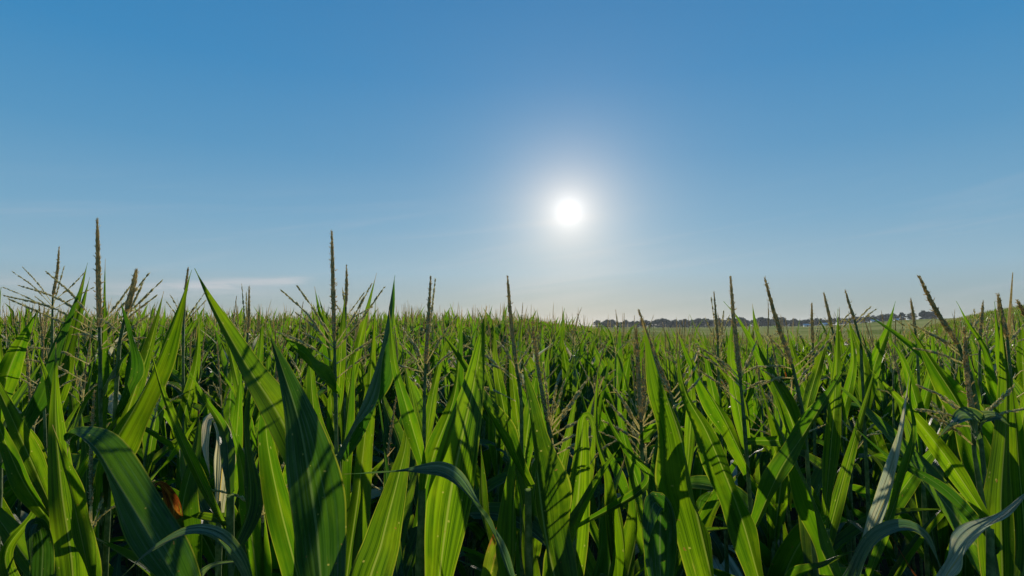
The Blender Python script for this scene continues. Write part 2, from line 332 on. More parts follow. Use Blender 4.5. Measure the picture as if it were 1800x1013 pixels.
def gen_plant(g, lod):
    """parts of one upright tasselled corn plant, foot at the origin: [(name, mesh, parent index)]"""
    parts = []; lean = g.normal(0, .03, 2); H = g.uniform(1.80, 1.93)
    top = np.array([lean[0], lean[1], H])
    def ax(z): return np.array([lean[0] * (z / H) ** 2, lean[1] * (z / H) ** 2, z])
    tilt = g.normal(0, .075, 2); jn = top + np.array([tilt[0] * .15, tilt[1] * .15, .155])
    n = {0: 26, 1: 14, 2: 6, 3: 4}[lod]; ns = {0: 7, 1: 6, 2: 4, 3: 3}[lod]
    stalk = stalk_mesh([ax(0), ax(.6), ax(1.2), ax(1.6), top, jn], .012, .0035, n, ns); parts.append(('stalk', stalk, None, ['stalk']))
    plane = g.uniform(0, 6.28); nl = {0: 9, 1: 8, 2: 6, 3: 5}[lod]
    for k in range(nl):
        z = H - .10 - .155 * k - g.uniform(0, .05) * (k > 0)
        a = plane + np.pi * k + g.normal(0, .35); d = np.array([math.cos(a), math.sin(a), 0])
        Ln = [.48, .60, .74, .84, .88, .90, .88, .85, .8][k] * g.uniform(.85, 1.12)
        inc = R(g.uniform(4, 26) + 2.8 * k); bend = [.08, .12, .25, .45, .7, .9, 1.0, 1.1, 1.2][k] * g.uniform(.2, 1.5)
        if g.random() < .22: bend += g.uniform(.7, 1.8)
        p = ax(z); pts = [p.copy()]; an = inc
        for q in range(5):
            p = p + Ln / 5 * (d * math.sin(an) + np.array([0, 0, math.cos(an)])); pts.append(p.copy()); an += bend * R(34) * (.35 + .32 * q)
        side = np.cross(d, [0, 0, 1]); pts[-1] = pts[-1] + side * g.normal(0, .03)
        W_ = [.060, .078, .088, .092, .092, .082, .08, .075, .07][k] * g.uniform(.85, 1.12)
        mb = MB(); tw = g.normal(0, .45)
        nseg, nc = {0: (22, 7), 1: (14, 5), 2: (7, 3), 3: (5, 3)}[lod]
        blade(mb, pts, W_ * (1.4 if lod > 1 else 1.08), -d * .98 + np.array([0, 0, .2]), (g.normal(0, .25), tw, tw + g.normal(0, .5)), g.uniform(.12, .42), nseg, nc,
              g.uniform(.003, .012) if lod < 2 else .004, .45, g, 0, g.uniform(.28, .42))
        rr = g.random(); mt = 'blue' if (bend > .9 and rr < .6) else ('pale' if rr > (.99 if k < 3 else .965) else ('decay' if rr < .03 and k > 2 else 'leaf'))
        parts.append(('leaf', mb, None, [mt]))
    tb = jn + np.array([tilt[0] * .06, tilt[1] * .06, .05]); tip = tb + np.array([tilt[0], tilt[1], 1.0]) * g.uniform(.20, .27)
    if g.random() < .25: tip[:2] += g.normal(0, .05, 2)
    mb = MB(); tube(mb, curve([jn - [0, 0, .02], tb], 5), .0028, 5 if lod < 2 else 3); ti = len(parts); parts.append(('tassel', mb, None, ['branch']))
    midp = (tb + tip) / 2 + np.append(g.normal(0, .004, 2), 0)
    if lod < 2: parts.append(('spike', spike_mesh([tb, midp, tip], .0068, g, .8 if lod == 0 else .30), ti, ['spike']))
    else: parts.append(('spike', tube(MB(), curve([tb, midp, tip], 4), [.0035, .0046, .0036, .001], 3), ti, ['spike']))
    nb = {0: 6, 1: 4, 2: 3, 3: 2}[lod] + int(g.integers(-1, 2))
    ball = MB()
    for q in range(nb):
        a = q * 2.4 + g.uniform(0, 1); d = np.array([math.cos(a), math.sin(a), 0]); L = g.uniform(.09, .165); t0 = q / nb
        b0 = jn * (1 - t0) + tb * t0 - [0, 0, .02]; inc = R(g.uniform(28, 58)); c1 = b0 + L * .5 * (d * math.sin(inc) + np.array([0, 0, math.cos(inc)]))
        inc += g.uniform(-.1, .55); c2 = c1 + L * .5 * (d * math.sin(inc) + np.array([0, 0, math.cos(inc)]))
        if lod == 0: mb = MB(); branch_mesh(mb, [b0, c1, c2], g, 1.0, .9); parts.append(('branch', mb, ti, ['branch']))
        elif lod == 1: branch_mesh(parts[ti][1], [b0, c1, c2], g, 1.0, .33)
        else: tube(parts[ti][1], curve([b0, c1, c2], 3), [.0010, .0015, .0007], 3)
    return parts
def plant_objects(parts, me_name):
    out = []
    for nm, mb, pa, mats in parts: out.append((nm, mb.mesh(nm, mats), pa))
    return out
def place(meshes, x, y, z, rz, sc, lean=(0, 0)):
    root = bpy.data.objects.new('corn_plant', None); COL.objects.link(root); root.empty_display_size = .1
    root.location = (x, y, z); root.rotation_euler = (Matrix.Rotation(lean[1], 3, 'Y') @ Matrix.Rotation(lean[0], 3, 'X') @ Matrix.Rotation(rz, 3, 'Z')).to_euler(); root.scale = (1, 1, sc)
    made = []
    for nm, me, pa in meshes: made.append(link(nm, me, root if pa is None else made[pa]))
    return root
GROUP = 'corn plants standing in the field'

# ------------------------------------------------------------------ the corn plants at the field's edge, each as it stands in the photograph
NEAR_Y, SCL = 1.22, .965
# (label, depth, stalk pixels from top down, spike (base x,y, tip x,y, thickness px), branches (x0,y0,x1,y1,sag px), leaves (width px, twist, fold, material, points (x,y,depth offset)))
HERO = [
 ('tallest corn plant on the left with thick brown tassel and many spreading branches', 1.30, [(176,640),(177,770)], (175,575,171,385,9),
  [(175,577,80,477,-8),(175,578,33,502,-14),(174,585,7,520,-12),(174,595,16,526,0),(176,577,262,481,4),(179,585,283,495,5),(179,608,275,520,-6),(179,614,264,593,-6),(174,600,128,588,-5),(156,640,54,611,-8),(153,673,36,630,-9),(177,570,228,505,2)],
  [(26,(.3,.3),.5,'leaf',[(176,760,0),(180,620,.03),(185,455,.05)]),(62,('S',0.08),.3,'leaf',[(190,800,-.1),(245,700,-.1),(300,580,-.1),(337,474,-.12)]),
   (30,('S',0.05),.5,'leaf',[(177,690,0),(205,640,-.05),(235,612,-.05)]),(55,(0,0),.2,'leaf',[(177,900,0),(235,690,.1),(262,560,.15)])]),
 ('corn plant with short bushy tassel leaning right beside the tallest left tassel', 1.25, [(210,605),(200,760)], (222,548,240,474,11),
  [(215,590,175,560,-3),(212,600,262,553,-4),(222,560,250,500,0)],
  [(32,('S',0.1),.4,'blue',[(203,730,0),(230,640,-.04),(212,528,-.1)]),(40,(0,.3),.3,'leaf',[(200,800,0),(260,620,.05),(288,512,.1)])]),
 ('corn plant at the far left edge with a thin dark tassel spike', 2.0, [(92,560),(90,700)], (93,522,104,435,9),
  [(93,535,40,470,-4),(93,540,22,478,-6),(93,530,150,478,3),(92,545,165,505,0),(92,545,60,520,0),(93,540,113,468,0),(92,550,5,505,-4)],
  [(30,('S',0.15),.3,'leaf',[(90,720,0),(115,600,0),(154,462,.05)]),(26,('S',0.1),.3,'leaf',[(90,740,0),(125,600,0),(158,487,.05)])]),
 ('corn plant at the left border with pale sheened leaf rising to the right', 1.15, [(0,760),(-5,900)], None, [],
  [(46,('S',0.2),.5,'blue',[(0,820,0),(60,690,-.02),(110,575,0),(148,490,.03)]),(45,(0,.1),.3,'leaf',[(-10,740,0),(20,640,0),(66,545,0)]),(34,(.2,0),.3,'leaf',[(-5,760,0),(-10,600,0),(2,505,.02)])]),
 ('corn plant in the lower left corner with two long bright leaves leaning left', .90, [(98,950),(98,1010)], None, [],
  [(42,(.2,.1),.35,'leaf',[(98,910,0),(50,800,0),(0,690,-.03),(-40,610,-.05)]),(36,(.3,.2),.4,'leaf',[(96,930,0),(40,845,-.03),(-5,742,-.05),(-40,650,-.05)]),
   (62,(.1,.1),.3,'leaf',[(128,1030,0),(108,860,0),(98,735,.02),(98,602,.02)]),(30,(.3,.1),.4,'leaf',[(98,800,.05),(85,680,.03),(58,598,.03)]),
   (60,('S',0.1),.2,'leaf',[(60,1030,.2),(120,860,.3),(230,700,.35)]),(70,('S',0.1),.3,'leaf',[(90,1060,.1),(30,960,.1),(-60,830,.1)]),(30,(.1,.1),.3,'leaf',[(10,990,.05),(60,900,.05),(85,820,.1)])]),
 ('corn plant in the lower left with a folded grey tipped leaf', .85, [(150,1040),(150,1090)], None, [],
  [(48,('S',0.3),.5,'leaf',[(160,1030,0),(135,910,0),(112,810,-.02),(92,747,-.03)]),(40,(0,0),.2,'blue',[(80,1060,-.02),(75,960,-.03),(66,922,-.05),(52,935,-.08),(55,1010,-.1)])]),
 ('corn plant at lower left with a broad arched leaf whose wrinkled top shines grey', .78, [(310,1090),(312,1140)], None, [],
  [(92,(.35,.6,.8,.9),.3,'blue',[(318,1040,0),(255,930,-.01),(200,840,-.02),(165,785,-.03),(130,765,0),(118,800,.05)]),
   (30,(1.0,1.05,1.15,1.1),.25,'painted_sheen',[(425,1050,-.08),(395,965,-.12),(340,938,-.13),(270,965,-.13),(212,1016,-.12)]),(34,(.3,.3),.3,'painted_sheen',[(330,1060,.06),(365,1000,.05),(430,985,.06)])]),
 ('corn plant at lower left with a long narrow bright leaf leaning left', .95, [(405,870),(404,1010)], None, [],
  [(27,(.2,.1,.1),.45,'leaf',[(404,944,0),(345,830,0),(290,700,-.03),(260,600,-.03)]),(40,('S',0.15),.3,'leaf',[(404,990,0),(440,880,.1),(430,740,.15),(450,640,.2)]),
   (34,(0,.1),.3,'leaf',[(395,760,.2),(360,700,.2),(325,640,.2)]),(22,('S',0.05),.3,'leaf',[(245,880,.1),(300,800,.1),(370,700,.12)])]),
 ('corn plant with a wrinkled whitish dried leaf behind the narrow bright leaf', 1.35, [(385,880),(384,1000)], None, [],
  [(40,(.2,.5,.2),.3,'pale',[(384,900,0),(392,780,-.02),(372,735,-.03),(362,780,-.08),(370,842,-.1)]),(40,('S',0.1),.2,'leaf',[(384,960,0),(330,830,.1),(300,700,.1)]),
   (36,(0,0),.2,'leaf',[(384,960,0),(410,820,.1),(425,640,.1)])]),
 ('corn plant with a torn orange and brown leaf low on the left', .98, [(330,960),(330,1040)], None, [],
  [(60,(.1,.2,.5),.2,'decay',[(292,1010,0),(300,940,-.03),(296,885,-.04),(280,852,-.06),(262,872,-.09)]),(60,('S',0.2),.2,'leaf',[(330,1040,0),(320,900,0),(345,790,.05),(350,720,.1)])]),
 ('corn plant left of centre with a big blade sweeping up to the left', .88, [(545,860),(552,1010)], None, [],
  [(84,('S',0.55),.22,'leaf',[(560,905,.05),(500,750,0),(432,640,-.02),(378,545,-.03),(342,472,-.04)]),(64,('S',0.9),.2,'leaf',[(530,1040,.04),(490,880,.04),(468,760,.04),(472,690,.05),(470,585,.08)])]),
 ('corn plant left of centre with the broadest dark leaf in front', .70, [(590,1100),(592,1160)], None, [],
  [(122,('S',0.62),.25,'blue',[(568,1050,0),(556,930,0),(540,820,-.01),(525,740,-.01),(500,660,.0),(474,588,.03)])]),
 ('corn plant with the tall straight tassel left of centre', 1.30, [(590,700),(592,860)], (588,600,583,407,8),
  [(585,610,495,511,-8),(586,606,523,504,-6),(586,612,521,551,-6),(583,615,533,586,-3),(583,635,487,584,-6),(589,608,654,498,4),(590,615,674,507,5),(591,640,692,576,-2),(592,665,657,617,-2),(589,600,560,560,-2),(590,612,640,560,0)],
  [(22,(.2,.2),.3,'leaf',[(590,690,.05),(572,600,.05),(553,504,.08)]),(28,(.1,.1),.3,'leaf',[(592,720,.05),(600,620,.05),(606,520,.08)]),(18,(.2,.1),.4,'leaf',[(588,690,0),(580,600,.05),(560,520,.1)]),
   (36,('S',0.1),.5,'leaf',[(590,692,0),(540,640,-.05),(490,584,-.08)]),(40,(.1,.1),.3,'leaf',[(592,850,0),(555,740,.05),(545,620,.08),(548,560,.1)])]),
 ('corn plant with two thinner tassel spikes close right of the tall straight tassel', 1.75, [(607,590),(606,720)], (608,540,609,467,10),
  [(607,545,602,506,0),(607,560,640,515,0),(607,560,580,520,0),(607,565,655,540,0)],[(24,(0,0),.3,'leaf',[(606,720,0),(632,600,0),(662,480,0)]),(24,(0,0),.3,'leaf',[(606,720,0),(580,600,0),(600,540,0)])]),
 ('corn plant whose dark leaf stands erect to a sharp tip left of centre', 1.0, [(592,800),(600,1010)], None, [],
  [(42,('S',0.06),.5,'blue',[(592,800,0),(632,720,-.02),(668,620,-.02),(694,484,-.02)]),(52,('S',0.7),.25,'leaf',[(608,1030,0),(632,850,.04),(648,700,.05),(660,530,.06)]),
   (50,('S',0.3),.2,'leaf',[(600,1060,.05),(600,850,.1),(610,740,.1),(625,600,.12)])]),
 ('corn plant near the centre with a wide bright blade and a narrow one leaning left', .92, [(742,860),(738,1010)], None, [],
  [(86,(.1,.05,.0),.22,'leaf',[(650,1060,-.05),(672,950,-.04),(700,840,-.02),(714,775,0),(712,720,.03)]),(32,(.1,.2,.1),.35,'leaf',[(742,815,0),(716,720,-.02),(694,640,0),(684,545,.03)]),
   (48,('S',0.75),.3,'leaf',[(732,925,.02),(762,800,.02),(800,690,.03),(812,545,.05)]),(34,(.1,.9),.3,'blue',[(690,960,.25),(676,800,.25),(662,690,.25),(650,660,.25)])]),
 ('corn plant near the centre with the widest bright yellow green blade', .90, [(768,1080),(768,1150)], None, [],
  [(92,(.1,.05,.05,.2),.2,'leaf',[(768,1050,0),(790,880,-.02),(812,770,-.02),(832,680,0),(856,538,.02)])]),
 ('corn plant with a slender blue green leaf arching flat left before the centre', .66, [(905,1080),(908,1130)], None, [],
  [(18,(1.15,1.0,.9,1.05,1.1,1.2),.3,'painted_sheen',[(902,1030,0),(866,935,-.02),(820,868,-.03),(782,832,-.03),(730,828,-.03),(660,832,-.03),(604,834,-.03)])]),
 ('corn plant with twin slim tassel spikes between the tall tassel and the sun', 1.30, [(746,700),(745,850)], (748,640,757,487,6.5),
  [(746,657,704,605,-4),(747,650,710,582,-6),(749,640,802,556,-4),(748,662,824,605,-8),(747,655,690,640,0),(750,628,765,492,1),(747,690,722,665,0),(748,640,716,590,-4)],
  [(22,(.2,.2),.3,'leaf',[(746,800,0),(760,700,.03),(778,620,.05),(800,570,.06)]),(30,(0,0),.3,'leaf',[(746,840,0),(725,700,.1),(712,640,.1)])]),
 ('corn plant whose dark narrow leaf slants up to the left just left of the sun', 1.0, [(928,860),(930,1000)], None, [],
  [(34,('S',0.1),.5,'leaf',[(926,855,0),(880,770,-.03),(826,668,-.05),(772,578,-.05)]),(44,('S',0.5),.25,'leaf',[(905,1040,0),(903,880,.02),(906,800,.03),(898,700,.05)]),
   (40,('S',0.2),.2,'leaf',[(930,1000,.05),(905,830,.1),(870,720,.12),(845,620,.15)])]),
 ('corn plant with an upright tassel just left of the sun', 1.30, [(916,700),(917,880)], (907,640,892,485,7.5),
  [(908,645,937,600,0),(907,650,878,603,-5),(912,668,858,640,-4),(900,667,818,608,-8),(906,705,831,677,-4),(910,640,925,690,3),(912,655,890,560,-6),(913,660,935,620,0)],
  [(30,(.1,.1),.3,'leaf',[(916,860,0),(890,740,.03),(872,640,.05),(868,560,.1)]),(36,(.1,.1),.3,'leaf',[(916,860,0),(932,720,.04),(950,620,.08)]),(26,(0,0),.3,'leaf',[(917,800,.1),(900,650,.1),(903,560,.1)])]),
 ('corn plant at centre with a broad dark green blade tapering below the sun', .82, [(985,1090),(985,1150)], None, [],
  [(92,('S',0.35),.3,'leaf',[(985,1060,0),(958,940,0),(942,820,0),(930,720,.0),(918,635,.02)]),(62,('S',0.15),.3,'leaf',[(975,1070,.08),(1012,940,.06),(1052,850,.04),(1092,782,.04)])]),
 ('corn plant below the sun with a drooping tassel and fan of branches on its right', 1.10, [(970,770),(972,900)], (962,742,935,565,6.5),
  [(968,750,1033,667,3),(970,760,1020,690,0),(970,765,1043,733,-3),(972,785,1023,761,-2),(975,800,1040,768,0),(966,750,978,680,2),(966,755,992,670,2),(965,750,955,700,0),(972,780,955,640,2)],
  [(24,(.3,.2),.4,'leaf',[(970,850,0),(955,740,0),(942,640,.02),(938,600,.03)]),(30,(0,.1),.3,'leaf',[(972,900,.1),(1000,760,.15),(1020,650,.2)])]),
 ('corn plant right of centre with a bright upright blade folded over flat at its top', .98, [(1008,930),(1005,1010)], None, [],
  [(58,(0,0,.1,.1),.08,'leaf',[(1002,1020,0),(1014,900,0),(1022,800,0),(1025,736,0),(1040,738,-.02),(1046,795,-.04)]),(22,(.2,.2),.4,'leaf',[(1137,850,.02),(1100,790,0),(1068,730,-.02),(1050,665,-.03)]),
   (36,('S',0.25),.3,'leaf',[(1095,1030,.03),(1080,860,.05),(1052,760,.08),(1052,640,.12)])]),
 ('corn plant with a short thick tassel right of the sun and branches spread both ways', 1.15, [(1128,790),(1134,900)], (1127,742,1118,575,9),
  [(1126,753,1075,678,-3),(1127,765,1069,707,2),(1126,758,1085,690,0),(1129,745,1142,691,3),(1129,748,1158,697,5),(1130,756,1175,724,0),(1127,775,1060,740,0),(1129,745,1120,660,0),(1130,750,1200,705,2)],
  [(52,('S',0.4),.2,'leaf',[(1100,1060,.02),(1120,930,.03),(1112,830,.05),(1130,790,.06)]),(32,(0,0),.3,'leaf',[(1134,900,.05),(1095,760,.1),(1085,660,.12)]),(30,(.6,.3,.2),.3,'leaf',[(1129,775,0),(1148,755,-.03),(1165,738,-.04)])]),
 ('corn plant right of centre with a dark flap folded down over a bright leaf', .80, [(1160,1080),(1160,1140)], None, [],
  [(66,(0,0,.1,.2),.06,'blue',[(1162,1060,0),(1160,960,0),(1160,900,0),(1150,885,-.02),(1138,930,-.04),(1134,985,-.05)])]),
 ('corn plant right of centre with a bright leaf arched over into a dark blue hook', .95, [(1150,950),(1150,1080)], None, [],
  [(38,(.1,0,.1,.2),.2,'blue',[(1150,900,.02),(1160,820,.01),(1170,760,0),(1182,742,-.02),(1190,760,-.04),(1182,820,-.05)])]),
 ('corn plant right of centre with a long dark blade rising under the leaning tassel', .84, [(1250,1080),(1252,1140)], None, [],
  [(94,('S',0.4),.3,'leaf',[(1260,1050,0),(1225,900,0),(1200,780,0),(1170,690,.0),(1128,560,.03)])]),
 ('corn plant with a long tassel leaning left in front of the tree line', 1.20, [(1192,740),(1210,900)], (1178,690,1123,546,7.5),
  [(1180,690,1211,645,3),(1186,700,1224,642,4),(1188,706,1233,663,2),(1192,718,1219,707,-3),(1184,700,1160,660,0)],
  [(26,('S',0.3),.3,'leaf',[(1205,860,0),(1180,740,.05),(1150,640,.08),(1138,580,.1)]),(26,(0,0),.3,'leaf',[(1205,860,0),(1215,720,.05),(1212,600,.1)])]),
 ('corn plant with a wide bright leaf falling to the lower right of the leaning tassel', .90, [(1335,1080),(1338,1140)], None, [],
  [(64,('S',0.75),.25,'leaf',[(1340,1040,0),(1300,900,0),(1245,765,0),(1205,690,0),(1190,610,.03)])]),
 ('corn plant with an upright straight tassel in front of the tree line', 1.28, [(1308,740),(1320,900)], (1300,655,1284,487,8),
  [(1302,680,1219,616,-6),(1300,672,1227,610,-8),(1303,712,1230,652,-5),(1301,660,1344,643,-3),(1302,665,1321,624,2),(1303,690,1350,668,-2),(1300,665,1262,630,-3),(1301,660,1330,600,3)],
  [(38,('S',0.6),.35,'leaf',[(1318,830,0),(1270,730,-.02),(1222,650,-.03),(1188,575,-.03)]),(32,(.2,.1),.3,'leaf',[(1310,780,.05),(1285,640,.06),(1288,555,.08)]),(32,(.1,.1),.3,'leaf',[(1395,760,.05),(1340,640,.05),(1300,565,.04),(1272,530,.04)]),
   (20,(.1,.1),.3,'leaf',[(1300,700,.3),(1240,610,.3),(1212,553,.3)])]),
 ('corn plant with a slanting tassel right of the upright one before the tree line', 1.25, [(1413,737),(1425,900)], (1392,640,1344,488,7.5),
  [(1396,645,1444,600,4),(1398,650,1340,645,-4),(1398,665,1340,676,-6),(1402,680,1425,655,0),(1398,660,1470,585,2),(1395,650,1350,590,-4),(1402,690,1340,650,0),(1400,670,1430,640,0)],
  [(42,(.15,.1),.3,'leaf',[(1408,790,0),(1380,710,.0),(1345,640,.02),(1330,600,.03)]),(26,(.1,.1),.3,'leaf',[(1410,760,0),(1425,690,.02),(1462,568,.05)]),(38,('S',0.2),.3,'leaf',[(1425,900,.1),(1370,760,.1),(1330,660,.12)])]),
 ('corn plant right of the tree line with a bright leaf crossing up to the right', 1.0, [(1325,960),(1330,1060)], None, [],
  [(44,('S',0.5),.35,'leaf',[(1325,930,0),(1370,830,-.02),(1415,760,-.03),(1455,695,-.03),(1498,625,-.03)])]),
 ('corn plant with a narrow vertical bright leaf behind the crossing leaf', 1.10, [(1452,930),(1452,1040)], None, [],
  [(32,(.1,.1),.3,'leaf',[(1450,905,0),(1462,770,0),(1470,660,0),(1473,543,.02)]),(48,('S',0.15),.4,'leaf',[(1485,1030,-.1),(1440,900,-.1),(1385,780,-.08),(1345,700,-.05)]),
   (30,(.1,.1),.3,'leaf',[(1452,960,.1),(1500,780,.15),(1540,640,.2)])]),
 ('corn plant with thin tassel standing clear above leaves right of the slanting tassel', 2.1, [(1430,640),(1432,760)], (1429,603,1427,533,10),
  [(1429,610,1400,585,0),(1430,612,1455,590,0),(1430,605,1442,560,0)],[(22,(0,0),.3,'leaf',[(1432,740,0),(1400,640,0),(1385,580,0)])]),
 ('corn plant with a thin tassel spike tilting left near the white buildings', 2.0, [(1470,610),(1480,740)], (1462,575,1448,515,10),
  [(1464,580,1500,545,0),(1466,585,1450,560,0),(1467,590,1505,552,0)],[(22,(0,0),.3,'leaf',[(1480,740,0),(1500,640,0),(1492,562,0)]),(20,(0,0),.3,'leaf',[(1480,740,0),(1460,640,0),(1440,600,0)])]),
 ('corn plant with a thin tassel spike tilting left and a broad tip to its right', 1.7, [(1512,600),(1520,760)], (1502,562,1486,511,8),
  [(1504,565,1530,540,0),(1506,570,1538,545,0),(1506,575,1480,560,0)],[(28,(.1,.1),.3,'leaf',[(1520,740,0),(1535,650,0),(1560,580,0),(1574,530,0)]),(26,(0,0),.3,'leaf',[(1520,740,0),(1518,640,0),(1490,560,0)])]),
 ('corn plant with a lone thin tassel in front of the pair of far trees', 1.9, [(1612,610),(1618,740)], (1608,577,1601,526,9),
  [(1609,585,1570,560,0),(1610,588,1640,560,0)],[(26,(0,0),.3,'leaf',[(1618,740,0),(1590,640,0),(1560,590,0)]),(22,(0,0),.3,'leaf',[(1618,740,0),(1640,640,0),(1636,565,0)])]),
 ('corn plant with the long tassel tilted far to the left on the right side', 1.15, [(1712,680),(1730,830)], (1684,605,1615,485,8),
  [(1690,620,1625,585,-5),(1692,628,1600,570,-6),(1696,640,1605,612,-4),(1690,615,1720,560,0)],
  [(58,('S',0.5),.3,'leaf',[(1735,830,.03),(1690,720,.02),(1640,640,.02),(1590,560,.03)]),(24,('S',0.3),.4,'leaf',[(1765,720,0),(1738,625,-.02),(1705,570,-.02),(1681,529,-.02)])]),
 ('corn plant with a long bright leaf leaning left under the tilted tassel', .98, [(1740,930),(1742,1060)], None, [],
  [(42,(.15,.1,.1),.35,'leaf',[(1736,912,0),(1660,800,0),(1592,715,-.02),(1530,650,-.03)]),(60,('S',0.3),.3,'leaf',[(1762,1060,.02),(1760,880,.03),(1770,700,.05),(1758,545,.05)]),
   (50,('S',0.15),.3,'leaf',[(1800,1000,.1),(1790,800,.1),(1775,640,.1)]),(26,(.2,.2),.3,'blue',[(1742,950,.05),(1660,860,.08),(1560,800,.1),(1500,750,.1)])]),
 ('corn plant at right with a stout upright tassel over widely spread pale branches', 1.00, [(1712,790),(1726,880)], (1710,735,1695,577,9),
  [(1711,735,1614,678,-6),(1711,745,1597,719,-6),(1713,785,1633,727,-5),(1713,735,1775,690,3),(1713,762,1783,678,-6),(1715,745,1805,718,-4),(1713,750,1650,765,-8),(1711,740,1655,700,0)],
  [(30,(1.1,.9,.8),.3,'painted_sheen',[(1714,775,0),(1700,738,-.03),(1680,745,-.05),(1648,772,-.05)]),(26,(.9,.8,.6),.3,'painted_sheen',[(1712,760,0),(1745,733,-.03),(1775,748,-.05)])]),
 ('corn plant at far right with a rough tassel and upright leaf touching it', 1.35, [(1775,640),(1785,800)], (1770,592,1754,517,9),
  [(1771,600,1745,560,0),(1772,605,1800,570,0)],[(34,('S',0.5),.3,'leaf',[(1790,800,0),(1772,680,-.03),(1757,600,-.03),(1748,530,-.02)]),(26,(.1,.1),.3,'leaf',[(1790,800,0),(1810,650,0),(1800,600,0)])]),
 ('corn plant at far right with a short rough tassel among crossing branches', 1.6, [(1722,640),(1724,780)], (1722,600,1728,530,8),
  [(1722,610,1705,560,0),(1722,610,1742,555,0),(1722,620,1712,545,0)],[(26,(0,0),.3,'leaf',[(1724,760,0),(1700,640,0),(1690,580,0)])]),
 ('corn plant at the right border whose tassel tip leans into the picture', 1.4, [(1830,640),(1840,800)], (1818,575,1788,528,8),
  [(1820,590,1790,600,0)],[(34,(0,0),.3,'leaf',[(1835,760,0),(1815,640,0),(1803,580,0)])]),
 ('corn plant at lower right with a twisted grey withered leaf pointing up', .85, [(1500,1090),(1500,1150)], None, [],
  [(27,(.2,.9,.4,1.1,.8),.5,'pale',[(1498,1040,-.05),(1535,930,-.07),(1570,840,-.07),(1586,770,-.06),(1594,700,-.05),(1600,640,-.03)]),(20,(.2,.6),.4,'leaf',[(1600,800,.02),(1600,700,.02),(1608,622,.04)]),
   (22,(1.0,.8),.3,'leaf',[(1400,1030,0),(1450,990,-.02),(1512,966,-.03)])]),
 ('corn plant at lower right with a wide grey arching leaf with a painted sun sheen', .92, [(1530,1080),(1530,1140)], None, [],
  [(46,(.7,.8,.9,.9),.2,'painted_sheen',[(1505,1040,-.12),(1530,962,-.16),(1580,928,-.18),(1625,942,-.18),(1655,1000,-.17)]),(24,(.3,.3),.3,'decay',[(1630,1060,-.2),(1600,1000,-.22),(1566,942,-.22)])]),
 ('corn plant at the right border with a dry pale leaf sweeping up to the right', .80, [(1640,1090),(1640,1150)], None, [],
  [(30,(1.0,1.0,1.0,1.0),.25,'pale',[(1645,1050,0),(1672,1000,-.01),(1722,938,-.03),(1775,895,-.04),(1830,850,-.05)])]),
 ('corn plant low right of centre whose yellowed leaf is streaked red', 1.15, [(880,1010),(880,1080)], None, [],
  [(44,(.1,.1),.2,'decay',[(850,1060,0),(870,980,0),(885,930,0),(900,850,0)]),(44,('S',0.2),.2,'leaf',[(880,1050,.1),(850,900,.1),(845,780,.15)])]),
 ('corn plant low at the centre right with broad shaded blue green blades', 1.0, [(1060,1010),(1060,1080)], None, [],
  [(70,('S',0.1),.2,'blue',[(1060,1080,.05),(1078,960,.05),(1080,880,.05),(1100,800,.08)]),(60,('S',0.3),.2,'leaf',[(1060,1080,.1),(1000,920,.1),(980,780,.15)])]),
 ('corn plant with three slim tassels in a bunch right of the crossed leaf tips', 1.9, [(434,600),(432,740)], (436,585,438,503,9),
  [(434,595,433,515,0),(433,600,425,500,2),(435,605,470,560,0),(434,605,405,560,0)],[(24,(0,0),.3,'leaf',[(432,740,0),(455,640,0),(462,540,0)]),(24,(0,0),.3,'leaf',[(432,740,0),(410,640,0),(392,570,0)])]),
 ('corn plant with a thin tassel between the crossed leaf tips and left tassel', 2.0, [(322,590),(322,740)], (326,520,331,470,8),
  [(324,560,300,520,0),(324,565,360,515,0),(324,570,362,528,0),(323,570,292,530,0)],[(26,(0,0),.3,'leaf',[(322,740,0),(345,640,0),(350,560,0)])]),
 ('corn plant with a pair of thin tassels just left of the upright tree line tassel', 1.9, [(1262,640),(1268,760)], (1262,600,1255,514,7),
  [(1262,605,1250,522,2),(1262,610,1240,560,0),(1263,615,1282,555,0),(1262,612,1272,548,0)],[(26,(0,0),.3,'leaf',[(1268,760,0),(1245,650,0),(1235,590,0)])]),
]
def twist_list(t): return tuple(t)
